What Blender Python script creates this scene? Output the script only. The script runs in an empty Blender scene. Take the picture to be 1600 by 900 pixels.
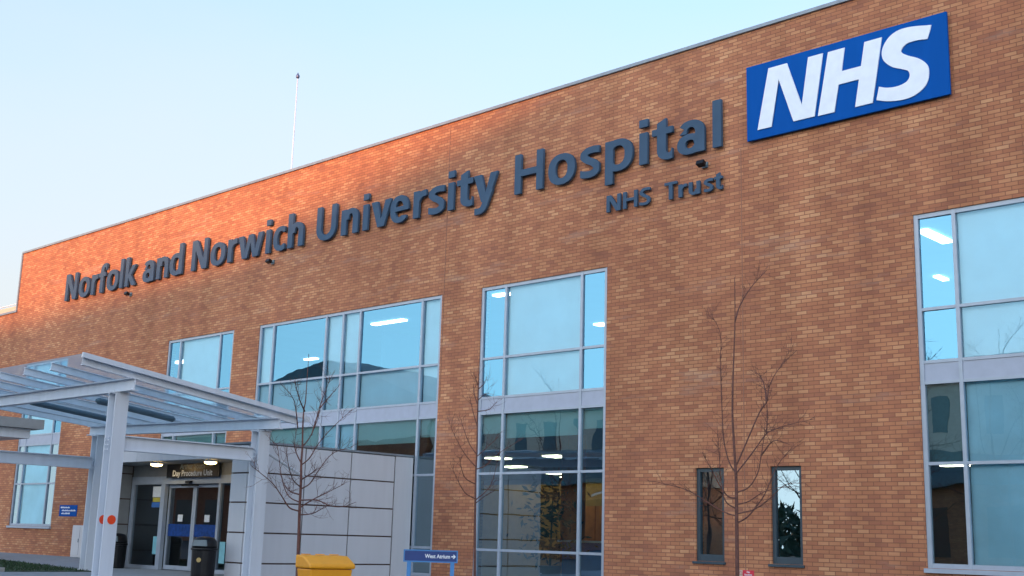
import bpy, bmesh, math, random
import numpy as np
from mathutils import Vector, Matrix

random.seed(7)
C = bpy.context.scene.collection
SC = bpy.context.scene
E = 1.0                     # eye height above the entrance paving; heights below are relative to the eye, then + E
rad = math.radians

# ------------------------------------------------------------------ camera
def cam_axes(yaw, pit, rol):
    cr, sr = math.cos(rol), math.sin(rol)
    R = np.array([[cr, 0, sr], [0, 1, 0], [-sr, 0, cr]])
    cp, sp = math.cos(pit), math.sin(pit)
    P = np.array([[1, 0, 0], [0, cp, -sp], [0, sp, cp]])
    cy, sy = math.cos(yaw), math.sin(yaw)
    Y = np.array([[cy, -sy, 0], [sy, cy, 0], [0, 0, 1]])
    return Y @ P @ R
M = cam_axes(rad(43.46758), rad(11.84901), rad(-1.64774))
cam = bpy.data.cameras.new('camera'); cam.sensor_width = 36; cam.lens = 36 * 1871.18 / 1600
cam.clip_start = .1; cam.clip_end = 3000
co = bpy.data.objects.new('camera', cam); C.objects.link(co); SC.camera = co
r_, f_, u_ = Vector(M[:, 0]), Vector(M[:, 1]), Vector(M[:, 2])
m4 = Matrix.Identity(4)
for i in range(3):
    m4[i][0], m4[i][1], m4[i][2] = r_[i], u_[i], -f_[i]
m4[2][3] = E
co.matrix_world = m4

# ------------------------------------------------------------------ sky, sun, exposure
SUN_EL = 4.5; HAZE_SUN = 3.6; HAZE_COL = (.79, .82, .83)
SUN_DIR = Vector((.25, -.97, 0)).normalized()
SUN_AZ = math.atan2(SUN_DIR.x, SUN_DIR.y)        # clockwise from +Y
world = bpy.data.worlds.new('World'); SC.world = world; world.use_nodes = True
wn = world.node_tree; bg = wn.nodes['Background']
sky = wn.nodes.new('ShaderNodeTexSky'); sky.sky_type = 'NISHITA'; sky.sun_disc = False
sky.sun_elevation = rad(SUN_EL); sky.sun_rotation = SUN_AZ
sky.air_density = 1.0; sky.dust_density = 3.4; sky.ozone_density = 3.2
# thin bright haze low in the sky, breaking up unevenly with height
wt = wn.nodes.new('ShaderNodeTexCoord'); wsp = wn.nodes.new('ShaderNodeSeparateXYZ'); wn.links.new(wt.outputs['Generated'], wsp.inputs[0])
wnz = wn.nodes.new('ShaderNodeTexNoise'); wnz.inputs['Scale'].default_value = 2.2; wnz.inputs['Detail'].default_value = 4; wnz.inputs['Roughness'].default_value = .55
wst = wn.nodes.new('ShaderNodeVectorMath'); wst.operation = 'MULTIPLY'; wst.inputs[1].default_value = (1, 1, 2.6); wn.links.new(wt.outputs['Generated'], wst.inputs[0]); wn.links.new(wst.outputs[0], wnz.inputs['Vector'])
wad = wn.nodes.new('ShaderNodeMath'); wad.operation = 'MULTIPLY_ADD'; wn.links.new(wnz.outputs['Fac'], wad.inputs[0]); wad.inputs[1].default_value = .16; wn.links.new(wsp.outputs['Z'], wad.inputs[2])
wmr = wn.nodes.new('ShaderNodeMapRange'); wmr.interpolation_type = 'SMOOTHSTEP'
wmr.inputs['From Min'].default_value = .20; wmr.inputs['From Max'].default_value = .80; wmr.inputs['To Min'].default_value = .95; wmr.inputs['To Max'].default_value = .10
wn.links.new(wad.outputs[0], wmr.inputs['Value'])
wmx = wn.nodes.new('ShaderNodeMix'); wmx.data_type = 'RGBA'; wn.links.new(wmr.outputs[0], wmx.inputs['Factor']); wn.links.new(sky.outputs[0], wmx.inputs['A'])
# the haze scatters forwards, so it is brighter on the sun's side
wdt = wn.nodes.new('ShaderNodeVectorMath'); wdt.operation = 'DOT_PRODUCT'; wn.links.new(wt.outputs['Generated'], wdt.inputs[0]); wdt.inputs[1].default_value = (SUN_DIR.x, SUN_DIR.y, 0)
wfs = wn.nodes.new('ShaderNodeMapRange'); wfs.interpolation_type = 'SMOOTHSTEP'; wfs.inputs['From Min'].default_value = -.35; wfs.inputs['From Max'].default_value = .9; wfs.inputs['To Min'].default_value = 1; wfs.inputs['To Max'].default_value = HAZE_SUN
wn.links.new(wdt.outputs['Value'], wfs.inputs['Value'])
wsc = wn.nodes.new('ShaderNodeVectorMath'); wsc.operation = 'SCALE'; wsc.inputs[0].default_value = HAZE_COL; wn.links.new(wfs.outputs[0], wsc.inputs['Scale'])
wn.links.new(wsc.outputs[0], wmx.inputs['B'])
wn.links.new(wmx.outputs['Result'], bg.inputs[0]); bg.inputs[1].default_value = .15
sun = bpy.data.lights.new('sun', 'SUN'); sun.energy = 2.0; sun.angle = rad(1.8); sun.color = (.37, .135, .033)
so = bpy.data.objects.new('sun', sun); C.objects.link(so)
d = Vector((SUN_DIR.x * math.cos(rad(SUN_EL)), SUN_DIR.y * math.cos(rad(SUN_EL)), math.sin(rad(SUN_EL))))
so.rotation_euler = d.to_track_quat('Z', 'Y').to_euler(); so.location = (0, 0, 40)
SC.view_settings.view_transform = 'Standard'; SC.view_settings.look = 'None'
SC.view_settings.gamma = 1; SC.view_settings.use_curve_mapping = False
SC.view_settings.exposure = 2.85

# ------------------------------------------------------------------ materials
def new_mat(name):
    m = bpy.data.materials.new(name); m.use_nodes = True
    return m, m.node_tree, m.node_tree.nodes['Principled BSDF']
def plain(name, col, rough=.6, metal=0., var=.12, scale=6., emis=None, spec=.5, bump=0., streak=False):
    m, nt, b = new_mat(name)
    tc = nt.nodes.new('ShaderNodeTexCoord'); nz = nt.nodes.new('ShaderNodeTexNoise')
    nz.inputs['Scale'].default_value = scale; nz.inputs['Detail'].default_value = 5
    if streak:                                                       # run-off dirt: noise drawn out downwards
        vs = nt.nodes.new('ShaderNodeVectorMath'); vs.operation = 'MULTIPLY'; vs.inputs[1].default_value = (2.2, 2.2, .22)
        nt.links.new(tc.outputs['Object'], vs.inputs[0]); nt.links.new(vs.outputs[0], nz.inputs['Vector'])
    else: nt.links.new(tc.outputs['Object'], nz.inputs['Vector'])
    rp = nt.nodes.new('ShaderNodeValToRGB')
    rp.color_ramp.elements[0].position = .3; rp.color_ramp.elements[1].position = .7
    rp.color_ramp.elements[0].color = (*[c * (1 - var) for c in col], 1)
    rp.color_ramp.elements[1].color = (*[min(1, c * (1 + var)) for c in col], 1)
    nt.links.new(nz.outputs['Fac'], rp.inputs['Fac']); nt.links.new(rp.outputs[0], b.inputs['Base Color'])
    b.inputs['Roughness'].default_value = rough; b.inputs['Metallic'].default_value = metal
    b.inputs['Specular IOR Level'].default_value = spec
    if bump:
        bp = nt.nodes.new('ShaderNodeBump'); bp.inputs['Strength'].default_value = bump; bp.inputs['Distance'].default_value = .02
        nt.links.new(nz.outputs['Fac'], bp.inputs['Height']); nt.links.new(bp.outputs[0], b.inputs['Normal'])
    if emis:
        b.inputs['Emission Color'].default_value = (*emis[:3], 1); b.inputs['Emission Strength'].default_value = emis[3]
    return m
def glass(name, refl, trans, fac, rough=.0, wobble=.0):
    m, nt, b = new_mat(name); nt.nodes.remove(b)
    out = nt.nodes['Material Output']
    g = nt.nodes.new('ShaderNodeBsdfGlossy'); g.inputs['Color'].default_value = (*refl, 1); g.inputs['Roughness'].default_value = rough
    t = nt.nodes.new('ShaderNodeBsdfTransparent'); t.inputs['Color'].default_value = (*trans, 1)
    fr = nt.nodes.new('ShaderNodeFresnel'); fr.inputs['IOR'].default_value = 1.5
    mp = nt.nodes.new('ShaderNodeMapRange'); mp.inputs['To Min'].default_value = fac; mp.inputs['To Max'].default_value = 1
    mx = nt.nodes.new('ShaderNodeMixShader')
    nt.links.new(fr.outputs[0], mp.inputs['Value']); nt.links.new(mp.outputs[0], mx.inputs[0])
    nt.links.new(t.outputs[0], mx.inputs[1]); nt.links.new(g.outputs[0], mx.inputs[2]); nt.links.new(mx.outputs[0], out.inputs['Surface'])
    if wobble:
        tc = nt.nodes.new('ShaderNodeTexCoord'); nz = nt.nodes.new('ShaderNodeTexNoise'); nz.inputs['Scale'].default_value = .8
        nt.links.new(tc.outputs['Object'], nz.inputs['Vector'])
        bp = nt.nodes.new('ShaderNodeBump'); bp.inputs['Strength'].default_value = wobble; bp.inputs['Distance'].default_value = .05
        nt.links.new(nz.outputs['Fac'], bp.inputs['Height']); nt.links.new(bp.outputs[0], g.inputs['Normal'])
    return m
def frosted(name, col, fac):
    m, nt, b = new_mat(name); nt.nodes.remove(b); out = nt.nodes['Material Output']
    t = nt.nodes.new('ShaderNodeBsdfTransparent'); t.inputs['Color'].default_value = (*col, 1)
    tr = nt.nodes.new('ShaderNodeBsdfTranslucent'); tr.inputs['Color'].default_value = (*col, 1)
    mx = nt.nodes.new('ShaderNodeMixShader'); mx.inputs[0].default_value = fac
    nt.links.new(t.outputs[0], mx.inputs[1]); nt.links.new(tr.outputs[0], mx.inputs[2]); nt.links.new(mx.outputs[0], out.inputs['Surface'])
    return m
def brick(name, tone=1.0):
    m, nt, b = new_mat(name); N = nt.nodes; K = nt.links
    tc = N.new('ShaderNodeTexCoord'); sp = N.new('ShaderNodeSeparateXYZ'); K.new(tc.outputs['Object'], sp.inputs[0])
    ad = N.new('ShaderNodeMath'); ad.operation = 'ADD'; K.new(sp.outputs['X'], ad.inputs[0]); K.new(sp.outputs['Y'], ad.inputs[1])
    cb = N.new('ShaderNodeCombineXYZ'); K.new(ad.outputs[0], cb.inputs['X']); K.new(sp.outputs['Z'], cb.inputs['Y'])
    bt = N.new('ShaderNodeTexBrick'); K.new(cb.outputs[0], bt.inputs['Vector'])
    bt.inputs['Scale'].default_value = 1; bt.inputs['Brick Width'].default_value = .225; bt.inputs['Row Height'].default_value = .075
    bt.inputs['Mortar Size'].default_value = .0085; bt.inputs['Mortar Smooth'].default_value = .3; bt.inputs['Bias'].default_value = 0
    bt.inputs['Color1'].default_value = (0, 0, 0, 1); bt.inputs['Color2'].default_value = (1, 1, 1, 1); bt.inputs['Mortar'].default_value = (.5, .5, .5, 1)
    # clusters of darker bricks shift the random value of each brick
    n1 = N.new('ShaderNodeTexNoise'); n1.inputs['Scale'].default_value = .75; n1.inputs['Detail'].default_value = 4; K.new(cb.outputs[0], n1.inputs['Vector'])
    n2 = N.new('ShaderNodeTexNoise'); n2.inputs['Scale'].default_value = 2.6; n2.inputs['Detail'].default_value = 3
    st = N.new('ShaderNodeVectorMath'); st.operation = 'MULTIPLY'; st.inputs[1].default_value = (.45, 1.3, 1); K.new(cb.outputs[0], st.inputs[0]); K.new(st.outputs[0], n2.inputs['Vector'])
    a1 = N.new('ShaderNodeMath'); a1.operation = 'MULTIPLY_ADD'; K.new(n1.outputs['Fac'], a1.inputs[0]); a1.inputs[1].default_value = .7; a1.inputs[2].default_value = -.35
    a2 = N.new('ShaderNodeMath'); a2.operation = 'MULTIPLY_ADD'; K.new(n2.outputs['Fac'], a2.inputs[0]); a2.inputs[1].default_value = .8; K.new(a1.outputs[0], a2.inputs[2])
    a3 = N.new('ShaderNodeMath'); a3.operation = 'MULTIPLY_ADD'; K.new(bt.outputs['Color'], a3.inputs[0]); a3.inputs[1].default_value = .72; K.new(a2.outputs[0], a3.inputs[2])
    a4 = N.new('ShaderNodeMath'); a4.operation = 'SUBTRACT'; K.new(a3.outputs[0], a4.inputs[0]); a4.inputs[1].default_value = .26
    rp = N.new('ShaderNodeValToRGB'); K.new(a4.outputs[0], rp.inputs['Fac'])
    cols = [(0, (.30, .124, .076)), (.22, (.372, .150, .083)), (.42, (.415, .171, .090)), (.62, (.45, .196, .100)), (.80, (.51, .243, .126)), (1, (.57, .300, .158))]
    cr = rp.color_ramp
    while len(cr.elements) < len(cols): cr.elements.new(.5)
    for e, (p, c) in zip(cr.elements, cols): e.position = p; e.color = (*[x * tone for x in c], 1)
    mx = N.new('ShaderNodeMix'); mx.data_type = 'RGBA'; K.new(bt.outputs['Fac'], mx.inputs['Factor']); K.new(rp.outputs[0], mx.inputs['A']); mx.inputs['B'].default_value = (.24 * tone, .105 * tone, .066 * tone, 1)
    # pale efflorescence streaks
    n3 = N.new('ShaderNodeTexNoise'); n3.inputs['Scale'].default_value = .9; n3.inputs['Detail'].default_value = 9; n3.inputs['Roughness'].default_value = .75
    s3 = N.new('ShaderNodeVectorMath'); s3.operation = 'MULTIPLY'; s3.inputs[1].default_value = (.35, 2.2, 1); K.new(cb.outputs[0], s3.inputs[0]); K.new(s3.outputs[0], n3.inputs['Vector'])
    r3 = N.new('ShaderNodeValToRGB'); r3.color_ramp.elements[0].position = .56; r3.color_ramp.elements[1].position = .80
    r3.color_ramp.elements[0].color = (0, 0, 0, 1); r3.color_ramp.elements[1].color = (.55, .55, .55, 1); K.new(n3.outputs['Fac'], r3.inputs['Fac'])
    m2 = N.new('ShaderNodeMix'); m2.data_type = 'RGBA'; K.new(r3.outputs[0], m2.inputs['Factor']); K.new(mx.outputs['Result'], m2.inputs['A']); m2.inputs['B'].default_value = (.46 * tone, .36 * tone, .29 * tone, 1)
    # rain streaks and batches of differently fired brick
    n5 = N.new('ShaderNodeTexNoise'); n5.inputs['Scale'].default_value = 1.1; n5.inputs['Detail'].default_value = 6
    s5 = N.new('ShaderNodeVectorMath'); s5.operation = 'MULTIPLY'; s5.inputs[1].default_value = (1.5, .16, 1); K.new(cb.outputs[0], s5.inputs[0]); K.new(s5.outputs[0], n5.inputs['Vector'])
    n6 = N.new('ShaderNodeTexNoise'); n6.inputs['Scale'].default_value = .16; n6.inputs['Detail'].default_value = 5; n6.inputs['Roughness'].default_value = .65; K.new(cb.outputs[0], n6.inputs['Vector'])
    r5 = N.new('ShaderNodeMapRange'); r5.inputs['From Min'].default_value = .3; r5.inputs['From Max'].default_value = .7; r5.inputs['To Min'].default_value = .88; r5.inputs['To Max'].default_value = 1.10; K.new(n5.outputs['Fac'], r5.inputs['Value'])
    r6 = N.new('ShaderNodeMapRange'); r6.inputs['From Min'].default_value = .32; r6.inputs['From Max'].default_value = .68; r6.inputs['To Min'].default_value = .87; r6.inputs['To Max'].default_value = 1.10; K.new(n6.outputs['Fac'], r6.inputs['Value'])
    m5 = N.new('ShaderNodeMath'); m5.operation = 'MULTIPLY'; K.new(r5.outputs[0], m5.inputs[0]); K.new(r6.outputs[0], m5.inputs[1])
    v5 = N.new('ShaderNodeVectorMath'); v5.operation = 'SCALE'; K.new(m2.outputs['Result'], v5.inputs[0]); K.new(m5.outputs[0], v5.inputs['Scale'])
    K.new(v5.outputs[0], b.inputs['Base Color'])
    b.inputs['Roughness'].default_value = .85; b.inputs['Specular IOR Level'].default_value = .25
    bp = N.new('ShaderNodeBump'); bp.inputs['Strength'].default_value = .35; bp.inputs['Distance'].default_value = .012; bp.invert = True
    K.new(bt.outputs['Fac'], bp.inputs['Height']); K.new(bp.outputs[0], b.inputs['Normal'])
    return m
MT = dict(
    brick=brick('red_brick'),
    coping=plain('coping_metal', (.22, .26, .30), .45, .3),
    roofing=plain('grey_roofing', (.16, .17, .18), .8),
    letter=plain('blue_grey_letter', (.055, .098, .158), .7, var=.10, scale=2.5, spec=.12),
    panel=plain('blue_panel', (.002, .082, .36), .6, var=.07, scale=1.5, spec=.06, streak=True),
    white=plain('white_paint', (.74, .81, .90), .5, var=.04),
    frame=plain('aluminium_frame', (.36, .42, .50), .45, .2, var=.06),
    spandrel=plain('spandrel_panel', (.35, .40, .50), .45, .1, var=.05),
    glass_up=glass('solar_glass', (.22, .55, .80), (.62, .82, .96), .40, wobble=.03),
    glass_blind=glass('blind_glass', (.45, .78, 1.0), (.82, .90, .98), .09, wobble=.03),
    glass_low=glass('tinted_glass', (.62, .86, 1.0), (.52, .70, .72), .28, wobble=.06),
    glass_door=glass('door_glass', (.8, .9, 1.0), (.62, .72, .74), .12),
    blind=plain('pale_roller_blind', (.62, .86, .86), .9, var=.04, scale=2),
    blind_grey=plain('grey_roller_blind', (.23, .30, .29), .9, var=.08),
    blind_sky=plain('sky_tinted_roller_blind', (.48, .76, .78), .9, var=.12, scale=1.2),  # blind colour carries the blue sky reflection of the lower panes
    curtain=plain('cream_curtain', (.60, .52, .42), .9, var=.15, scale=3),
    dark_frame=plain('dark_window_frame', (.035, .06, .08), .45, var=.1),
    joint=plain('dark_joint', (.09, .06, .05), .9),
    mastic=plain('brown_mastic', (.29, .14, .092), .9),
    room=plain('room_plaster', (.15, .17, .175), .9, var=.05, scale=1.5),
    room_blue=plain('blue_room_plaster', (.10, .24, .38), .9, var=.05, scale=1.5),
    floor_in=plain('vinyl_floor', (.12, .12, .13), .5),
    ochre=plain('ochre_wall', (.46, .28, .09), .8, var=.1),
    wood=plain('orange_wood', (.62, .22, .06), .5, var=.2, scale=3),
    stripe=plain('blue_door_stripe', (.008, .05, .22), .6, var=.3, scale=14, spec=.2),
    desk=plain('blue_desk', (.03, .14, .42), .5, var=.08),
    lightpanel=plain('lit_ceiling_panel', (.9, .9, .9), .6, emis=(1, .97, .90, 1.5)),
    lightpanel_low=plain('lit_warm_ceiling_panel', (.9, .9, .9), .6, emis=(1, .84, .55, 2.6)),
    lamp=plain('lit_bulkhead_lamp', (.9, .85, .7), .5, emis=(1, .66, .26, 3.2)),
    steel=plain('grey_painted_steel', (.58, .63, .70), .45, .03, var=.05, scale=3, bump=.05, streak=True),
    fitting=plain('dark_fitting', (.10, .15, .18), .4),
    canopy_glass=frosted('canopy_glass', (.62, .78, .84), .28),
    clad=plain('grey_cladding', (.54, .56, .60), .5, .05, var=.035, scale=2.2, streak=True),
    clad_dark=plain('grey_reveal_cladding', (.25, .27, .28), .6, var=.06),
    cream=plain('cream_panel', (.50, .46, .36), .7, var=.05),
    black=plain('black_plastic', (.007, .008, .011), .4, var=.2, spec=.3),
    gold=plain('gold_mark', (.45, .32, .12), .5),
    yellow=plain('yellow_plastic', (.80, .34, .012), .45, var=.06, bump=.05),
    orange=plain('orange_disc', (.80, .06, .012), .4, var=.03),
    red=plain('red_sign', (.62, .03, .06), .5, var=.05),
    signblue=plain('mid_blue_frame', (.05, .22, .52), .45, var=.05),
    navy=plain('navy_panel', (.012, .045, .20), .45, var=.05),
    signtext=plain('sign_white', (.75, .80, .84), .6, var=.03),
    teal=plain('pale_blue_notice', (.20, .50, .58), .6),
    notice=plain('white_notice', (.66, .70, .72), .7, var=.1, scale=25),
    noteyellow=plain('yellow_notice', (.45, .38, .05), .7),
    bark=plain('bare_bark', (.125, .055, .045), .85, var=.3, scale=20),
    leaf=plain('dark_leaf', (.04, .09, .05), .5, var=.4, scale=8),
    pole=plain('white_pole', (.62, .66, .72), .4, var=.03),
    ball=plain('pole_finial', (.12, .15, .25), .3, .4),
    grass=plain('lawn', (.022, .050, .020), .95, var=.45, scale=9, bump=.6),
    paving=plain('concrete_paving', (.22, .25, .27), .85, var=.14, scale=3),
    asphalt=plain('asphalt', (.05, .05, .052), .9, var=.2, scale=30, bump=.3),
    kerb=plain('kerb_concrete', (.30, .30, .29), .85),
    opp_clad=plain('cream_cladding', (.82, .72, .56), .7, var=.06),
    opp_dark=plain('dark_glazing', (.03, .05, .06), .15),
    opp_teal=plain('grey_teal_fascia', (.13, .22, .25), .6),
    opp_roof=plain('slate_roof', (.30, .27, .23), .7, var=.2, scale=1),
)

# ------------------------------------------------------------------ builders
class MB:
    def __init__(s): s.bm = bmesh.new()
    def box(s, x0, x1, y0, y1, z0, z1):
        vs = [s.bm.verts.new(p) for p in [(x0,y0,z0),(x1,y0,z0),(x1,y1,z0),(x0,y1,z0),(x0,y0,z1),(x1,y0,z1),(x1,y1,z1),(x0,y1,z1)]]
        for f in [(0,3,2,1),(4,5,6,7),(0,1,5,4),(1,2,6,5),(2,3,7,6),(3,0,4,7)]: s.bm.faces.new([vs[i] for i in f])
        return s
    def quad(s, *pts):
        s.bm.faces.new([s.bm.verts.new(p) for p in pts]); return s
    def prism(s, pts, vec):
        """closed prism from a planar polygon pushed along vec"""
        v = Vector(vec); a = [s.bm.verts.new(p) for p in pts]; b = [s.bm.verts.new(Vector(p) + v) for p in pts]
        s.bm.faces.new(a[::-1]); s.bm.faces.new(b)
        n = len(a)
        for i in range(n): s.bm.faces.new([a[i], a[(i+1) % n], b[(i+1) % n], b[i]])
        return s
    def ibeam(s, p, q, h, w, t=.02, up=(0, 0, 1)):
        """I section from p to q (centre of section), height h along up, flange width w"""
        p, q = Vector(p), Vector(q); ax = (q - p).normalized(); u = Vector(up); u = (u - ax * u.dot(ax)).normalized(); sd = ax.cross(u)
        H, Wd = h / 2, w / 2
        prof = [(-Wd,-H),(Wd,-H),(Wd,-H+t),(t/2,-H+t),(t/2,H-t),(Wd,H-t),(Wd,H),(-Wd,H),(-Wd,H-t),(-t/2,H-t),(-t/2,-H+t),(-Wd,-H+t)]
        return s.prism([p + sd * a + u * b for a, b in prof], q - p)
    def bar(s, p, q, w, h, up=(0, 0, 1)):
        p, q = Vector(p), Vector(q); ax = (q - p).normalized(); u = Vector(up); u = (u - ax * u.dot(ax)).normalized(); sd = ax.cross(u)
        return s.prism([p + sd * a * w / 2 + u * b * h / 2 for a, b in [(-1,-1),(1,-1),(1,1),(-1,1)]], q - p)
    def tube(s, pts, radii, n=6):
        rings = []
        pts = [Vector(p) for p in pts]
        for i, p in enumerate(pts):
            t = (pts[min(i+1, len(pts)-1)] - pts[max(i-1, 0)]).normalized()
            a = t.cross(Vector((.31, .87, .2)));  a.normalize(); b = t.cross(a)
            r = radii[i] if hasattr(radii, '__len__') else radii
            rings.append([s.bm.verts.new(p + a * math.cos(k * 2 * math.pi / n) * r + b * math.sin(k * 2 * math.pi / n) * r) for k in range(n)])
        for A, B in zip(rings, rings[1:]):
            for k in range(n): s.bm.faces.new([A[k], A[(k+1) % n], B[(k+1) % n], B[k]])
        s.bm.faces.new(rings[0][::-1]); s.bm.faces.new(rings[-1]); return s
    def lathe(s, prof, n=28, cx=0, cy=0):
        rings = [[s.bm.verts.new((cx + r * math.cos(2*math.pi*k/n), cy + r * math.sin(2*math.pi*k/n), z)) for k in range(n)] for r, z in prof]
        for A, B in zip(rings, rings[1:]):
            for k in range(n): s.bm.faces.new([A[k], A[(k+1) % n], B[(k+1) % n], B[k]])
        s.bm.faces.new(rings[0][::-1]); s.bm.faces.new(rings[-1]); return s
    def build(s, name, mat, parent=None, smooth=False, bevel=0):
        if len(s.bm.faces) > 1: bmesh.ops.recalc_face_normals(s.bm, faces=s.bm.faces)   # a lone pane keeps the side it was drawn with
        me = bpy.data.meshes.new(name); s.bm.to_mesh(me); s.bm.free(); me.materials.append(MT[mat] if isinstance(mat, str) else mat)
        if smooth:
            for p in me.polygons: p.use_smooth = True
        o = bpy.data.objects.new(name, me); C.objects.link(o)
        if parent is not None: o.parent = parent
        if bevel:
            md = o.modifiers.new('bevel', 'BEVEL'); md.width = bevel; md.segments = 2; md.limit_method = 'ANGLE'
        return o
def tag(o, label=None, cat=None, group=None, kind=None):
    if label: o['label'] = label
    if cat: o['category'] = cat
    if group: o['group'] = group
    if kind: o['kind'] = kind
    return o
def empty(name, loc=(0, 0, 0), rz=0):
    o = bpy.data.objects.new(name, None); o.empty_display_size = .3; C.objects.link(o); o.location = loc; o.rotation_euler.z = rz; return o
def copy_tree(o, parent=None):
    c = o.copy(); C.objects.link(c)
    if parent: c.parent = parent
    for ch in list(o.children): copy_tree(ch, c)
    return c
def text_mesh(name, body, size, mat, parent, mtx, offset=0., extrude=.003, align='LEFT', sx=1.0):
    cu = bpy.data.curves.new(name, 'FONT'); cu.body = body; cu.size = size; cu.offset = offset; cu.extrude = extrude; cu.align_x = align
    cu.resolution_u = 3
    t = bpy.data.objects.new(name, cu); C.objects.link(t)
    bpy.context.view_layer.update()
    me = bpy.data.meshes.new_from_object(t.evaluated_get(bpy.context.evaluated_depsgraph_get()))
    bpy.data.objects.remove(t); bpy.data.curves.remove(cu)
    me.transform(mtx @ Matrix.Diagonal((sx, 1, 1, 1))); me.materials.clear(); me.materials.append(MT[mat]); me.name = name
    o = bpy.data.objects.new(name, me); C.objects.link(o)
    if parent: o.parent = parent
    return o

# ------------------------------------------------------------------ ground
def sheet(name, mat, x0, x1, y0, y1, z, kind='structure'):
    return tag(MB().quad((x0,y0,z),(x1,y0,z),(x1,y1,z),(x0,y1,z)).build(name, mat), kind=kind)
sheet('ground', 'asphalt', -900, 900, -900, 900, -.012)
def strip(name, mat, pts, z): return tag(MB().prism([(x, y, z) for x, y in pts], (0, 0, -.3)).build(name, mat), kind='structure')
strip('path', 'paving', [(-110, 19.995), (-110, 24.0 - 10), (-34.4, 15.5), (-26.0, 13.9), (-26.0, 7.0), (-18.8, 7.0), (-18.8, 19.0), (16, 19.0), (16, 19.995)], .012)
strip('lawn', 'grass', [(-110, 13.98), (-110, 9.0), (-26.05, 11.9), (-26.05, 13.88), (-34.4, 15.48)], .03)
strip('lawn', 'grass', [(-18.78, 18.98), (-18.78, 11.3), (16, 11.3), (16, 18.98)], -.004)
strip('kerb', 'kerb', [(-110, 8.97), (-110, 8.85), (-26.05, 11.75), (-26.05, 11.87)], .10)
strip('kerb', 'kerb', [(-18.75, 11.28), (-18.75, 11.15), (16, 11.15), (16, 11.28)], .10)
strip('brick_paving', 'brick', [(-33.6, 17.6), (-31.0, 16.2), (-29.6, 16.6), (-29.6, 17.6)], .022)
def blades():
    b = MB(); rnd = random.Random(3)
    for _ in range(9000):
        x = rnd.uniform(-38, -26.1); y = rnd.uniform(11.6, 15.4)
        if y > 13.9 - .19 * (x + 26): continue
        h = rnd.uniform(.02, .06); a = rnd.uniform(0, 6.28); w = .012
        dx, dy = math.cos(a) * w, math.sin(a) * w; lx, ly = rnd.uniform(-.04, .04), rnd.uniform(-.04, .04)
        b.bm.faces.new([b.bm.verts.new(p) for p in [(x-dx, y-dy, .03), (x+dx, y+dy, .03), (x+lx, y+ly, .03 + h)]])
    tag(b.build('grass', 'grass'), kind='stuff')
blades()

# ------------------------------------------------------------------ the hospital block
HB = empty('hospital_building', (0, 20, 0))
HB_INV = Matrix.Translation((0, -20, 0))
tag(HB, 'long red brick hospital block with blue tinted windows and big lettering across it', 'building')
def hb(mb, name, mat, parent=HB, **k):
    """parts are modelled in world coordinates; shift into the frame of the building's Empty"""
    off = Vector((0, -20, 0))
    bmesh.ops.translate(mb.bm, verts=mb.bm.verts, vec=off)
    return mb.build(name, mat, parent, **k)
ROOF = 10.38 + E; LOWROOF = 8.06 + E; XL = -45.3
ZT = [5.91, 4.17, 3.235, 2.87, 1.475, -.25]                         # transom heights
BOT = -.93
#        x cuts                                             rows: boundaries + cell codes
WINS = [
 dict(x=[-43.98, -43.42, -41.40, -40.72], z=ZT[:5] + [-.02], c=['CBC', 'CBC', 'SSS', 'gbg', 'gbg']),
 dict(x=[-34.03, -33.33, -31.11, -30.36], z=ZT + [BOT], c=['CBC', 'CBC', 'SSS', 'GhG', 'GGG', 'GGG']),
 dict(x=[-29.07, -28.39, -25.96, -25.23, -24.51, -22.08, -21.34], z=ZT + [BOT], c=['BCBBCB', 'BBBBBB', 'SSSSSS', 'hhbbhG', 'GGGGGG', 'GGGGGG']),
 dict(x=[-19.97, -19.17, -16.84, -16.10], z=ZT + [BOT], c=['CBC', 'CBC', 'SSS', 'hhG', 'GGG', 'GGG']),
 dict(x=[-9.09, -8.36, -5.98, -5.22], z=ZT[:5] + [-.28], c=['CBC', 'CBC', 'SSS', 'dbd', 'GbG']),
]
SMALL = [(-13.80, -13.13, -.31, 1.49), (-12.10, -11.44, -.31, 1.49)]
holes = [(w['x'][0], w['x'][-1], w['z'][-1] + E, w['z'][0] + E) for w in WINS] + [(a, b, c + E, d_ + E) for a, b, c, d_ in SMALL]
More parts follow.
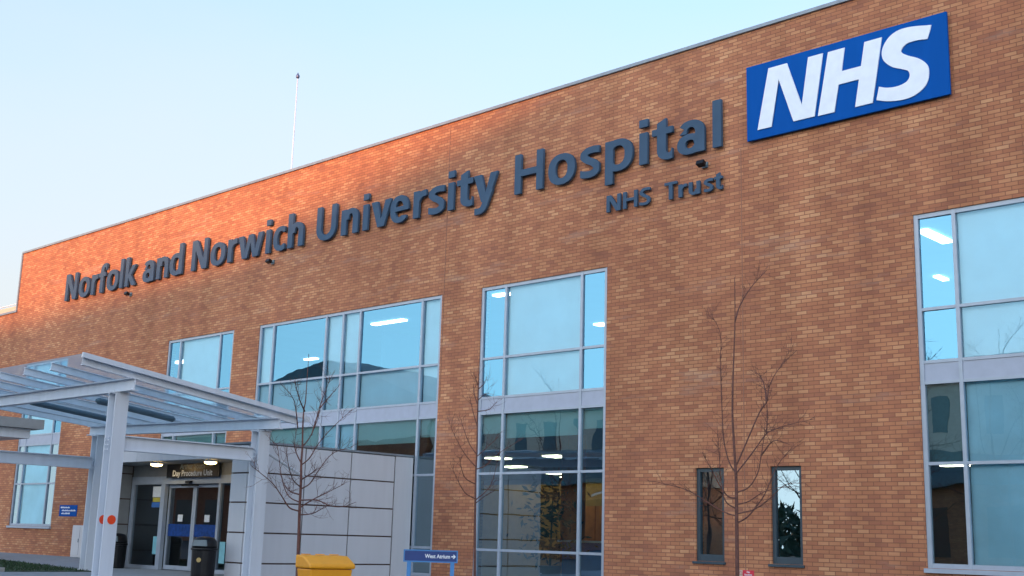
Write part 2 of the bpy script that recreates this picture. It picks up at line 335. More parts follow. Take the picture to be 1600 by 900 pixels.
def facade():
    b = MB(); X0, X1 = -110, 16
    xs = sorted({X0, XL, X1} | {v for h in holes for v in h[:2]}); zs = sorted({-.5, LOWROOF, ROOF} | {v for h in holes for v in h[2:]})
    for i in range(len(xs)-1):
        for j in range(len(zs)-1):
            xm, zm = (xs[i]+xs[i+1])/2, (zs[j]+zs[j+1])/2
            if any(h[0] < xm < h[1] and h[2] < zm < h[3] for h in holes): continue
            if xm < XL and zm > LOWROOF: continue
            b.quad((xs[i],20,zs[j]),(xs[i+1],20,zs[j]),(xs[i+1],20,zs[j+1]),(xs[i],20,zs[j+1]))
    bmesh.ops.remove_doubles(b.bm, verts=b.bm.verts, dist=1e-5)
    for x0, x1, z0, z1 in holes:                                     # brick reveals
        b.quad((x0,20,z0),(x0,20.3,z0),(x0,20.3,z1),(x0,20,z1)); b.quad((x1,20,z0),(x1,20,z1),(x1,20.3,z1),(x1,20.3,z0))
        b.quad((x0,20,z1),(x0,20.3,z1),(x1,20.3,z1),(x1,20,z1)); b.quad((x0,20,z0),(x1,20,z0),(x1,20.3,z0),(x0,20.3,z0))
    b.quad((XL,20,LOWROOF),(XL,44,LOWROOF),(XL,44,ROOF),(XL,20,ROOF))     # left return of the taller part
    b.quad((16,20,-.5),(16,20,ROOF),(16,44,ROOF),(16,44,-.5))
    b.quad((X0,44,-.5),(16,44,-.5),(16,44,LOWROOF),(X0,44,LOWROOF)); b.quad((XL,44,LOWROOF),(16,44,LOWROOF),(16,44,ROOF),(XL,44,ROOF))
    b.quad((X0,20,-.5),(X0,20,LOWROOF),(X0,44,LOWROOF),(X0,44,-.5))
    return b
hb(facade(), 'brick_wall', 'brick')
rf = MB(); rf.quad((XL,20,ROOF-.1),(16,20,ROOF-.1),(16,44,ROOF-.1),(XL,44,ROOF-.1)); rf.quad((-110,20,LOWROOF-.1),(XL,20,LOWROOF-.1),(XL,44,LOWROOF-.1),(-110,44,LOWROOF-.1))
hb(rf, 'roof', 'roofing')
cp = MB(); cp.box(XL-.05, 16.05, 19.95, 20.35, ROOF+.003, ROOF+.075); cp.box(XL-.05, XL+.3, 20.353, 44, ROOF+.003, ROOF+.075); cp.box(-110, XL-.003, 19.95, 20.35, LOWROOF+.003, LOWROOF+.085)
hb(cp, 'coping', 'coping')
ct = MB(); ct.box(XL-.09, XL-.003, 19.96, 20.2, LOWROOF+.09, ROOF); hb(ct, 'corner_trim', 'coping')
for jx, za, zb in ((-21.28, 3.3, 10.3), (-12.66, -.9, 7.9)):
    hb(MB().box(jx-.008, jx+.008, 19.994, 20.05, za+E, zb+E), 'movement_joint', 'mastic')
FR = .065
def window(w, idx):
    xs, zs, cells = w['x'], [z + E for z in w['z']], w['c']
    f = MB(); y0, y1 = 20.025, 20.115
    for i, x in enumerate(xs):
        hw = .085 if i in (0, len(xs)-1) else .07
        a = x if i == 0 else (x - hw if i == len(xs)-1 else x - hw/2)
        f.box(a + .002, a + hw - .002, y0, y1, zs[-1] + .002, zs[0] - .002)
    for j, z in enumerate(zs):
        hh = .085 if j in (0, len(zs)-1) else .06
        a = z - hh if j == 0 else (z if j == len(zs)-1 else z - hh/2)
        for i in range(len(xs)-1):
            l = xs[i] + (.085 if i == 0 else .035); r = xs[i+1] - (.085 if i == len(xs)-2 else .035)
            f.box(l - .0015, r + .0015, y0 + .006, y1 - .006, a + .003, a + hh - .003)
    wo = hb(f, 'window', 'frame')
    for j, row in enumerate(cells):
        for i, c in enumerate(row):
            x0, x1 = xs[i] + .03, xs[i+1] - .03; z1, z0 = zs[j] - .025, zs[j+1] + .025
            if c == 'S': hb(MB().box(x0, x1, 20.045, 20.09, z0, z1), 'spandrel_panel', 'spandrel', wo); continue
            tilt = (random.uniform(-1, 1) * .004, random.uniform(-1, 1) * .004)
            yc = 20.07                                              # panes sit a hair out of true, as real glazing does
            hb(MB().quad((x0, yc + tilt[0], z0), (x1, yc - tilt[0], z0), (x1, yc - tilt[0] + tilt[1], z1), (x0, yc + tilt[0] + tilt[1], z1)), 'pane',
               'glass_up' if c == 'C' else ('glass_blind' if c in 'Bb' else 'glass_low'), wo)
            if c in 'Bb': hb(MB().box(x0, x1, 20.15, 20.165, z0 + random.uniform(0, .02), z1), 'blind', 'blind' if c == 'B' else 'blind_sky', wo)
            if c == 'd': hb(MB().box(x0, x1, 20.15, 20.165, z0, z1), 'blind', 'blind_grey', wo)
            if c in 'h': hb(MB().box(x0, x1, 20.15, 20.165, z1 - (z1-z0) * (.42 if i else .33), z1), 'blind', 'blind', wo)
            if c in 'Gg' and j == 3 and c == 'G': hb(MB().box(x0, x1, 20.15, 20.165, z1 - (z1-z0) * .33, z1), 'blind', 'blind', wo)
    if w['z'][-1] > -.5: hb(MB().box(xs[0] - .03, xs[-1] + .03, 19.93, 20.2, zs[-1] - .075, zs[-1] - .003), 'sill', 'frame', wo)
for i, w in enumerate(WINS): window(w, i)
def storey(x0, x1, y0, y1, zf, zc, mat, lights, lmat, th):
    rm = MB()                                                        # one open floor behind the windows: walls and ceiling
    rm.quad((x0,y0,zc),(x1,y0,zc),(x1,y1,zc),(x0,y1,zc)); rm.quad((x0,y1,zf),(x1,y1,zf),(x1,y1,zc),(x0,y1,zc))
    rm.quad((x0,y0,zf),(x0,y1,zf),(x0,y1,zc),(x0,y0,zc)); rm.quad((x1,y0,zf),(x1,y1,zf),(x1,y1,zc),(x1,y0,zc))
    bmesh.ops.remove_doubles(rm.bm, verts=rm.bm.verts, dist=1e-4)
    ro = hb(rm, 'room', mat)
    hb(MB().quad((x0,y0,zf),(x1,y0,zf),(x1,y1,zf),(x0,y1,zf)), 'room_floor', 'floor_in', ro)
    for lx, ly, a, b in lights: hb(MB().box(lx - a/2, lx + a/2, ly - b/2, ly + b/2, zc - .05, zc - .012), 'ceiling_light', lmat, ro)
    return ro
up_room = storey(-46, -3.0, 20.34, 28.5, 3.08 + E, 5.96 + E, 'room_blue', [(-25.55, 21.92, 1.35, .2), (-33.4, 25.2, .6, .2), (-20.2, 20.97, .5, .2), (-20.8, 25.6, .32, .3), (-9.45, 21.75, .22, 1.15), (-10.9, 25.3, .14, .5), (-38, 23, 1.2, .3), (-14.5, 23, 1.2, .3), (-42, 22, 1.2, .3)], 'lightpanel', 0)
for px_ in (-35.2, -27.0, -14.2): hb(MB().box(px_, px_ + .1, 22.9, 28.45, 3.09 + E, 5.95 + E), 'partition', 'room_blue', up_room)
lo_room = storey(-46, -3.0, 20.34, 43.5, .004, 2.89 + E, 'room', [(-33.3, 35.6, .9, .5), (-34.6, 39.8, 1.0, .6), (-36.0, 42.2, .8, .5), (-17.0, 40.0, 1.0, .4), (-14.2, 23.5, .6, 1.2), (-27.6, 31.6, .7, .7), (-30.4, 31.6, .7, .7), (-25.2, 32.4, .5, .5)], 'lightpanel_low', 0)  # includes panels added out of sight to light the interior
hb(MB().box(-16.6, -10.2, 22.6, 22.7, .01, 2.885 + E), 'partition', 'opp_teal', lo_room)  # dark partition added to block the lit ochre wall from the narrow panes
hb(MB().box(-34.0, -24.2, 33.1, 33.25, .01, 3.0), 'ochre_wall', 'ochre', lo_room)
for px_, py_ in ((-21.6, 25.6), (-25.2, 29.5), (-17.4, 31)): hb(MB().box(px_-.18, px_+.18, py_-.18, py_+.18, .01, 2.885 + E), 'column', 'wood', lo_room)
hb(MB().box(-46, -36.5, 24, 24.1, .01, 2.885 + E), 'partition', 'opp_teal', lo_room)  # dark partition added to keep the lamplit interior out of the left window
for (x0, x1, z0, z1) in SMALL:
    z0 += E; z1 += E; f = MB(); t = .075
    f.box(x0+.002, x0+t, 20.05, 20.14, z0+.002, z1-.002); f.box(x1-t, x1-.002, 20.05, 20.14, z0+.002, z1-.002)
    f.box(x0+t+.001, x1-t-.001, 20.055, 20.135, z0+.003, z0+.13); f.box(x0+t+.001, x1-t-.001, 20.055, 20.135, z1-t, z1-.003)
    wo = hb(f, 'window', 'dark_frame')
    hb(MB().quad((x0+t-.01,20.098,z0+.1),(x1-t+.01,20.102,z0+.1),(x1-t+.01,20.1,z1-t+.01),(x0+t-.01,20.096,z1-t+.01)), 'pane', 'glass_low', wo)
    hb(MB().box(x0-.05, x1+.03, 19.96, 20.2, z0-.05, z0-.003), 'sill', 'dark_frame', wo)
# rooftop of the lower part on the left
pr = MB(); pr.box(-54.4, -50.35, 22.6, 26, LOWROOF-.1, LOWROOF + 1.35); hb(pr, 'plant_room', 'cream')
rl = MB()
for zz in (.42, .85): rl.tube([(-70, 21.2, LOWROOF+zz), (XL-.1, 21.2, LOWROOF+zz)], .022)
for k in range(12): rl.tube([(XL-.4-2.1*k, 21.2, LOWROOF-.1), (XL-.4-2.1*k, 21.2, LOWROOF+.85)], .022)
hb(rl, 'roof_railing', 'white')
la = MB()
for xx in (-51.0, -50.55): la.tube([(xx, 22.45, LOWROOF), (xx, 22.45, LOWROOF+2.3)], .02)
for k in range(9): la.tube([(-51.0, 22.45, LOWROOF+.2+.25*k), (-50.55, 22.45, LOWROOF+.2+.25*k)], .012)
hb(la, 'roof_ladder', 'coping')

# ------------------------------------------------------------------ lettering: bold humanist glyphs from implicit strokes
ST, HZ = .195, .155                                               # stem and bar weights (cap height 1)
GX, GY = np.meshgrid(np.arange(-.1, 1.25, .0125), np.arange(-.42, 1.25, .0125))
def box_f(x0, x1, y0, y1): return np.maximum(np.maximum(x0 - GX, GX - x1), np.maximum(y0 - GY, GY - y1))
def poly_f(pts):
    """signed distance to a polygon"""
    n = len(pts); d2 = np.full(GX.shape, 1e9); ins = np.zeros(GX.shape, bool)
    for i in range(n):
        ax, ay = pts[i]; bx, by = pts[(i+1) % n]
        ex, ey = bx - ax, by - ay; wx, wy = GX - ax, GY - ay
        t = np.clip((wx*ex + wy*ey) / (ex*ex + ey*ey), 0, 1)
        d2 = np.minimum(d2, (wx - t*ex)**2 + (wy - t*ey)**2)
        c = ((ay > GY) != (by > GY)) & (GX < (bx-ax) * (GY-ay) / ((by-ay) if abs(by-ay) > 1e-9 else 1e-9) + ax)
        ins ^= c
    return np.where(ins, -1, 1) * np.sqrt(d2)
def ell(cx, cy, rx, ry, p=2.25):
    v = (np.abs((GX-cx)/rx)**p + np.abs((GY-cy)/ry)**p) ** (1/p)
    return (v - 1) * min(rx, ry)
def ring(cx, cy, rx, ry, tx=ST, ty=HZ): return np.maximum(ell(cx, cy, rx, ry), -ell(cx, cy, rx - tx, ry - ty))
def stroke(pts, w):
    P = catmull(pts, 10); d_ = np.full(GX.shape, 1e9)
    for (ax, ay), (bx, by) in zip(P, P[1:]):
        ex, ey = bx-ax, by-ay; t = np.clip(((GX-ax)*ex + (GY-ay)*ey) / (ex*ex+ey*ey+1e-12), 0, 1)
        d_ = np.minimum(d_, np.hypot(GX-ax-t*ex, GY-ay-t*ey))
    return d_ - w/2
def catmull(pts, n):
    P = [np.array(p, float) for p in pts]; P = [2*P[0]-P[1]] + P + [2*P[-1]-P[-2]]; out = []
    for i in range(1, len(P)-2):
        for k in range(n):
            t = k/n; a, b, c, d_ = P[i-1], P[i], P[i+1], P[i+2]
            out.append(.5*((2*b) + (c-a)*t + (2*a-5*b+4*c-d_)*t*t + (3*b-a-3*c+d_)*t**3))
    out.append(P[-2]); return out
U = lambda *a: np.minimum.reduce(a)
I = lambda *a: np.maximum.reduce(a)
XH = .735
def ess(w, h):
    r = stroke([(w*.98, h-.105), (w*.66, h-.08), (w*.36, h-.10), (w*.17, h*.735), (w*.36, h*.575), (w*.64, h*.46), (w*.83, h*.27), (w*.64, .085), (w*.30, .075), (-.02, .125)], .165)
    return I(r, box_f(.015, w*.93, -.2, h + .2))
def glyph(c):
    S = ST
    if c == 'N': return U(box_f(0, S*.95, 0, 1), box_f(.80-S*.95, .80, 0, 1), poly_f([(0, 1), (.245, 1), (.80, 0), (.555, 0)])), .80
    if c == 'H': return U(box_f(0, S, 0, 1), box_f(.86-S, .86, 0, 1), box_f(.1, .76, .43, .595)), .86
    if c == 'U': return U(box_f(0, S, .36, 1), box_f(.80-S, .80, .36, 1), I(ring(.40, .38, .40, .395, S, .165), box_f(-1, 2, -1, .38))), .80
    if c == 'T': return U(box_f(0, .66, 1-HZ-.005, 1), box_f(.33-S/2, .33+S/2, 0, 1)), .66
    if c == 'S': return ess(.58, 1.0), .54
    if c == 's': return ess(.50, XH), .465
    if c == 'o': return ring(.355, XH/2, .355, XH/2+.012), .71
    if c == 'l': return box_f(0, S, 0, 1.05), S
    if c == 'i': return U(box_f(0, S, 0, XH), box_f(-.005, S+.005, .865, 1.045)), S
    if c == 'r': return U(box_f(0, S, 0, XH), I(stroke([(.08, .28), (.14, .50), (.28, .625), (.52, .655)], .17), box_f(0, .43, .2, XH+.012))), .43
    if c == 'n': return U(box_f(0, S, 0, XH), box_f(.63-S, .63, 0, .46), I(ring(.355, .43, .275, .315, S, .155), box_f(.09, 2, .43, 2))), .63
    if c == 'h': return U(box_f(0, S, 0, 1.05), box_f(.63-S, .63, 0, .46), I(ring(.355, .43, .275, .315, S, .155), box_f(.09, 2, .43, 2))), .63
    if c == 'u': return U(box_f(.63-S, .63, 0, XH), box_f(0, S, .28, XH), I(ring(.275, .305, .275, .315, S, .155), box_f(-1, .54, -1, .305))), .63
    if c == 'd': return U(box_f(.68-S, .68, 0, 1.05), I(ring(.36, XH/2, .36, XH/2+.012), box_f(-1, .62, -1, 2))), .68
    if c == 'p': return U(box_f(0, S, -.29, XH), I(ring(.32, XH/2, .36, XH/2+.012), box_f(.06, 2, -1, 2))), .68
    if c == 'c': return I(ring(.36, XH/2, .36, XH/2+.012), -poly_f([(.40, .225), (.9, .10), (.9, .65), (.40, .52)]), box_f(-1, .545, -1, 2)), .545
    if c == 'e': return U(I(ring(.345, XH/2, .345, XH/2+.012), -poly_f([(.30, .19), (.9, .14), (.9, .318), (.30, .318)]), U(box_f(-1, .615, -1, .3), box_f(-1, 2, .3, 2))), I(box_f(.1, .67, .312, .435), ell(.345, XH/2, .345, XH/2))), .69
    if c == 'a': return U(box_f(.59-S, .59, 0, .45), I(ring(.30, .45, .29, .297, S, .155), box_f(.055, 2, .45, 2), -poly_f([(0, .4), (.16, .56), (.02, .66), (-.2, .5)])),
                          I(ring(.275, .215, .275, .23, S*.92, .135), box_f(-1, .5, -1, 2))), .59
    if c == 'f': return U(box_f(.10, .10+S, 0, .82), I(ring(.36, .79, .26, .27, S, .15), box_f(-1, .455, .79, 2)), box_f(0, .41, XH-.15, XH)), .455
    if c == 't': return U(box_f(.11, .11+S, .22, XH), poly_f([(.11, XH-.02), (.11+S, XH-.02), (.11+S, .95), (.11, .86)]), box_f(0, .445, XH-.15, XH), I(ring(.365, .235, .255, .247, S, .15), box_f(-1, .44, -1, .235))), .445
    if c == 'k': return U(box_f(0, S, 0, 1.05), poly_f([(S-.02, .37), (.41, XH), (.64, XH), (.36, .385), (.67, 0), (.43, 0), (S-.02, .345)])), .67
    if c == 'v': return poly_f([(0, XH), (.215, XH), (.345, .21), (.475, XH), (.68, XH), (.45, 0), (.235, 0)]), .68
    if c == 'w': return poly_f([(0, XH), (.20, XH), (.30, .22), (.42, XH), (.60, XH), (.72, .22), (.82, XH), (1.01, XH), (.83, 0), (.62, 0), (.51, .48), (.40, 0), (.19, 0)]), 1.01
    if c == 'y': return U(poly_f([(0, XH), (.215, XH), (.345, .24), (.475, XH), (.68, XH), (.40, -.05), (.225, .02)]), I(stroke([(.60, XH-.1), (.37, .06), (.30, -.12), (.20, -.205), (.0, -.205)], .165), box_f(.045, .55, -.4, .3))), .68
def contours(F):
    """marching squares: closed loops of the zero level"""
    h, w = F.shape; inside = F < 0; segs = {}
    def ip(a, b):
        fa, fb = F[a], F[b]; t = fa / (fa - fb)
        return (GX[a] + t*(GX[b]-GX[a]), GY[a] + t*(GY[b]-GY[a]))
    nxt = {}; pos = {}
    for r in range(h-1):
        for c in range(w-1):
            k = inside[r, c] | inside[r, c+1] << 1 | inside[r+1, c+1] << 2 | inside[r+1, c] << 3
            if k in (0, 15): continue
            e = {'b': ((r, c), (r, c+1)), 'r': ((r, c+1), (r+1, c+1)), 't': ((r+1, c), (r+1, c+1)), 'l': ((r, c), (r+1, c))}
            tab = {1: ['lb'], 2: ['br'], 3: ['lr'], 4: ['rt'], 5: ['lt', 'rb'], 6: ['bt'], 7: ['lt'], 8: ['tl'], 9: ['tb'], 10: ['bl', 'tr'], 11: ['tr'], 12: ['rl'], 13: ['rb'], 14: ['bl']}[int(k)]
            for s in tab:
                a, b = e[s[0]], e[s[1]]; pos[a] = ip(*a); pos[b] = ip(*b); nxt.setdefault(a, []).append(b)
    loops = []
    while nxt:
        s = next(iter(nxt)); L = [s]; cur = s
        while True:
            q = nxt[cur].pop(); 
            if not nxt[cur]: del nxt[cur]
            if q == s: break
            L.append(q); cur = q
            if cur not in nxt: break
        P = [np.array(pos[k]) for k in L]
        Q = [P[0]]
        for i in range(1, len(P)-1):                                # drop points on straight runs
            a, b, c = Q[-1], P[i], P[i+1]
            if abs((b-a)[0]*(c-b)[1] - (b-a)[1]*(c-b)[0]) > 2.0e-5 or np.hypot(*(b-a)) > .5: Q.append(b)
        Q.append(P[-1])
        if len(Q) > 3: loops.append(Q)
    return loops
def fill_mesh(name, loops, depth):
    """flat outline with holes, extruded; local x right, z up, front at y=-depth"""
    cu = bpy.data.curves.new(name, 'CURVE'); cu.dimensions = '2D'; cu.fill_mode = 'BOTH'; cu.extrude = depth/2
    for L in loops:
        s = cu.splines.new('POLY'); s.points.add(len(L)-1); s.use_cyclic_u = True
        for p, q in zip(s.points, L): p.co = (q[0], q[1], 0, 1)
    o = bpy.data.objects.new(name, cu); C.objects.link(o); bpy.context.view_layer.update()
    me = bpy.data.meshes.new_from_object(o.evaluated_get(bpy.context.evaluated_depsgraph_get()))
    bpy.data.objects.remove(o); bpy.data.curves.remove(cu)
    me.transform(Matrix(((1,0,0,0),(0,0,-1,-depth/2),(0,1,0,0),(0,0,0,1))))
    return me
GLY = {}
def letter(ch, x0, x1, zb, size, y, depth, parent, mat='letter'):
    if ch not in GLY:
        F, adv = glyph(ch); GLY[ch] = (contours(F), adv)
    loops, adv = GLY[ch]
    me = fill_mesh('letter', loops, depth)
    me.transform(Matrix.Translation((0, 0, 0)) @ Matrix.Diagonal(((x1-x0)/adv, 1, size, 1)))
    me.materials.clear(); me.materials.append(MT[mat])
    o = bpy.data.objects.new('letter', me); C.objects.link(o)
    o.parent = parent; o.location = Vector((x0, y, zb)) - parent.location
    return o
LINE1 = [('N',-41.24,-40.4),('o',-40.23,-39.44),('r',-39.32,-38.88),('f',-38.82,-38.31),('o',-38.24,-37.45),('l',-37.35,-37.15),('k',-36.99,-36.27),('a',-35.83,-35.13),('n',-34.97,-34.26),('d',-34.17,-33.42),
 ('N',-32.87,-31.99),('o',-31.8,-31.0),('r',-30.86,-30.38),('w',-30.31,-29.05),('i',-28.89,-28.68),('c',-28.52,-27.96),('h',-27.82,-27.09),
 ('U',-26.48,-25.61),('n',-25.38,-24.66),('i',-24.46,-24.25),('v',-24.12,-23.31),('e',-23.34,-22.62),('r',-22.44,-21.96),('s',-21.88,-21.29),('i',-21.15,-20.94),('t',-20.84,-20.27),('y',-20.24,-19.42),
 ('H',-18.86,-17.96),('o',-17.79,-16.98),('s',-16.84,-16.27),('p',-16.1,-15.33),('i',-15.15,-14.93),('t',-14.81,-14.27),('a',-14.15,-13.46),('l',-13.26,-13.05)]
LINE2 = [('N',-16.07,-15.68),('H',-15.61,-15.22),('S',-15.17,-14.88),('T',-14.5,-14.18),('r',-14.14,-13.93),('u',-13.88,-13.60),('s',-13.51,-13.28),('t',-13.25,-13.05)]
LS = empty('wall_lettering', (-27.1, 19.95, 8.01 + E))
tag(LS, 'long row of blue grey raised letters reading Norfolk and Norwich University Hospital', 'lettering')
for ch, a, b in LINE1: letter(ch, a, b, 8.01 + E, .975, 19.945, .07, LS)
st = MB()
for ch, a, b in LINE1: st.box((a+b)/2 - .03 - LS.location.x, (a+b)/2 + .03 - LS.location.x, 19.94 - 19.95, 20.002 - 19.95, .05, .09) if ch in 'oeacdhUs' else None
LS2 = empty('wall_lettering', (-14.6, 19.95, 7.11 + E))
tag(LS2, 'short row of small raised letters reading NHS Trust on the brick', 'lettering')
for ch, a, b in LINE2: letter(ch, a, b, 7.11 + E, .38, 19.955, .05, LS2)
st.bm.free()
# blue plaque with white italic letters
PN = empty('logo_sign', (-10.35, 19.96, 8.78 + E)); tag(PN, 'big blue rectangular sign with white slanted letters NHS high on the brick wall', 'sign')
MB().box(-2.10, 2.10, -.06, 0, -.80, .785).build('sign_panel', 'panel', PN, bevel=.008)
LN = [(-11.92,9.41),(-11.5,9.41),(-11.19,8.46),(-11.03,9.41),(-10.71,9.41),(-10.92,8.165),(-11.38,8.165),(-11.69,9.11),(-11.87,8.165),(-12.19,8.165)]
LH = [(-10.6,9.40),(-10.25,9.40),(-10.325,8.94),(-9.925,8.94),(-9.84,9.40),(-9.49,9.40),(-9.715,8.155),(-10.07,8.155),(-9.975,8.685),(-10.395,8.685),(-10.5,8.155),(-10.85,8.155)]
LSs = [(-8.61,9.12),(-8.81,9.15),(-9.0,9.14),(-9.11,9.06),(-9.11,8.99),(-8.99,8.9),(-8.79,8.79),(-8.65,8.65),(-8.61,8.5),(-8.65,8.3),(-8.77,8.17),(-8.96,8.09),(-9.19,8.08),(-9.43,8.12),(-9.64,8.19)]
LSt = [(-9.58,8.44),(-9.42,8.38),(-9.22,8.36),(-9.05,8.4),(-8.98,8.49),(-9.0,8.6),(-9.12,8.67),(-9.32,8.77),(-9.47,8.93),(-9.5,9.09),(-9.45,9.24),(-9.32,9.38),(-9.13,9.45),(-8.88,9.44),(-8.53,9.37)]
LSS = [tuple(p) for p in catmull(LSs, 5)] + [tuple(p) for p in catmull(LSt, 5)]
for L in (LN, LH, LSS):
    me = fill_mesh('letter', [[(x + 10.35, z - 8.78) for x, z in L]], .02)
    me.transform(Matrix.Translation((0, -.0615, 0))); me.materials.clear(); me.materials.append(MT['white'])
    o = bpy.data.objects.new('letter', me); C.objects.link(o); o.parent = PN

# ------------------------------------------------------------------ small fittings on the wall
for i, (x, z, lb) in enumerate(((-36.68, 7.74, 'small dark floodlight on the brick just under the word Norfolk'), (-28.61, 7.74, 'small dark floodlight on the brick just under the word Norwich'), (-13.52, 7.72, 'small dark floodlight on the brick between Hospital and Trust'))):
    s = empty('floodlight', (x, 20, z + E)); tag(s, lb, 'floodlight', 'floodlights under the lettering')
    MB().box(-.07, .07, -.03, 0, -.06, .06).build('mounting_plate', 'fitting', s)
    MB().tube([(0, -.03, 0), (0, -.12, -.02)], .02).build('bracket', 'fitting', s)
    MB().prism([(-.09, -.12, -.07), (-.09, -.24, -.02), (-.09, -.20, .07), (-.09, -.10, .03)], (.18, 0, 0)).build('lamp_head', 'black', s, bevel=.01)
def flat_sign(name, x0, x1, z0, z1, y, mat, label, cat, th=.02):
    s = empty(name, ((x0+x1)/2, y, (z0+z1)/2 + E)); tag(s, label, cat)
    MB().box(-(x1-x0)/2, (x1-x0)/2, -th, 0, -(z1-z0)/2, (z1-z0)/2).build('sign_panel', mat, s, bevel=.006)
    return s
FRONT = Matrix(((1,0,0,0),(0,0,-1,0),(0,1,0,0),(0,0,0,1)))          # text plane -> facing -y
bs = flat_sign('wall_sign', -40.16, -38.92, .34, .72, 19.998, 'panel', 'small blue sign with three lines of white writing on brick beside the left window', 'sign')
for k, (u0, u1) in enumerate(((-.52, .10), (-.42, .52), (-.44, .14))):
    b = MB(); x = u0; rn = random.Random(k)
    while x < u1:                                                    # illegible strokes of writing
        wd = rn.uniform(.03, .05); b.box(x, x + wd, -.0245, -.021, .085 - .10*k, .085 - .10*k + rn.choice((.035, .05))); x += wd + .013
    b.build('writing', 'signtext', bs)
rs = flat_sign('notice', -12.80, -12.475, -.56, -.445, 19.998, 'red', 'tiny red and cream no smoking notice low on the brick between the two narrow windows', 'sign', .01)
MB().box(-.162, -.085, -.014, -.0102, -.055, .055).build('symbol_panel', 'cream', rs)
text_mesh('writing', 'No\nSmoking', .05, 'signtext', rs, Matrix.Translation((.04, -.013, .008)) @ FRONT, .001, .001, 'CENTER')
bmring = MB(); bmring.tube([(-.123 + .03*math.cos(a), -.0155, .03*math.sin(a)) for a in [i*math.pi/8 for i in range(17)]], .004, 4); bmring.build('no_symbol', 'red', rs)

# ------------------------------------------------------------------ entrance porch
PX0, PX1, PY = -29.35, -22.12, 15.4; PTOP = 1.90 + E; SOF = 1.61 + E
PO = empty('entrance_porch', (0, PY, 0)); tag(PO, 'grey clad entrance porch with glazed sliding doors standing out from the brick wall', 'porch')
def po(mb, name, mat, parent=PO, **k):
    bmesh.ops.translate(mb.bm, verts=mb.bm.verts, vec=(0, -PY, 0)); return mb.build(name, mat, parent, **k)
def panels(b, horiz, us, zs, fixed, th, g=.016):
    """rows of cladding panels with open joints. horiz 'x': facing -y at y=fixed ; 'y': facing +x at x=fixed"""
    for i in range(len(us)-1):
        for j in range(len(zs)-1):
            a0, a1, c0, c1 = us[i]+g, us[i+1]-g, zs[j]+g, zs[j+1]-g
            if horiz == 'x': b.box(a0, a1, fixed, fixed+th, c0, c1)
            else: b.box(fixed-th, fixed, a0, a1, c0, c1)
ZJ = [0, .33, .98, 1.63, 2.27, 2.90]
bk = MB(); bk.box(PX1-.30, PX1-.035, PY+.08, 19.99, 0, PTOP-.02); bk.box(PX1-.92, PX1-.301, PY+.035, 16.45, 0, PTOP-.02); bk.box(PX0+.03, -29.12, PY+.035, 19.99, 0, PTOP-.02)
bk.box(-29.119, PX1-.921, PY+.035, 19.985, SOF+.012, PTOP-.02)
po(bk, 'backing_wall', 'joint')
sw = MB(); panels(sw, 'y', [PY+.03, 16.72, 18.05, 19.40], ZJ, PX1, .03); sw.box(PX1-.03, PX1+.003, 19.42, 19.985, .0, PTOP-.008)
po(sw, 'side_wall', 'clad', bevel=.004)
pi_ = MB(); panels(pi_, 'x', [PX1-.95, PX1-.32, PX1], ZJ, PY, .032); pj = MB(); panels(pj, 'x', [PX0, -29.0], ZJ, PY, .032)
po(pi_, 'front_pier', 'clad', bevel=.004); po(pj, 'front_pier', 'clad', bevel=.004)
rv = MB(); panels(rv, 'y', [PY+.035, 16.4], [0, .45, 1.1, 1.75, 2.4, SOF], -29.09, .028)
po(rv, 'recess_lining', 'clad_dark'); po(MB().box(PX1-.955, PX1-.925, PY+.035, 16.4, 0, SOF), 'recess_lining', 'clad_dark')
fa = MB(); panels(fa, 'x', [-29.0, -27.2, -25.2, PX1-.95], [SOF, PTOP], PY-.001, .034, .006)
po(fa, 'fascia', 'clad')
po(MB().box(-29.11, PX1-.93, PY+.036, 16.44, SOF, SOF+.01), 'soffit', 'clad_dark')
po(MB().box(PX0-.02, PX1+.02, PY-.02, 19.98, PTOP+.003, PTOP+.05), 'porch_roof', 'coping')
DY = 16.4
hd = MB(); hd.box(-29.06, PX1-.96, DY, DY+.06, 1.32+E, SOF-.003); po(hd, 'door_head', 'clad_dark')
dfm = MB()
dfm.box(-29.06, PX1-.96, DY-.02, DY+.08, 1.12+E, 1.317+E)
for x0, x1 in ((-29.06, -28.92), (-27.60, -27.42), (-25.02, -24.93), (-23.20, -23.085)): dfm.box(x0, x1, DY-.02, DY+.08, .012, 1.117+E)
dfm.box(-28.917, -27.603, DY-.015, DY+.075, .012, .10); dfm.box(-24.927, -23.203, DY-.015, DY+.075, .012, .10)
po(dfm, 'door_frame', 'frame')
fxg = MB(); fxh = MB(); fxg.quad((-28.93,DY+.03,.09),(-27.59,DY+.03,.09),(-27.59,DY+.03,1.13+E),(-28.93,DY+.03,1.13+E)); fxh.quad((-24.94,DY+.03,.09),(-23.19,DY+.03,.09),(-23.19,DY+.03,1.13+E),(-24.94,DY+.03,1.13+E))
po(fxg, 'fixed_glazing', 'glass_door'); po(fxh, 'fixed_glazing', 'glass_door')
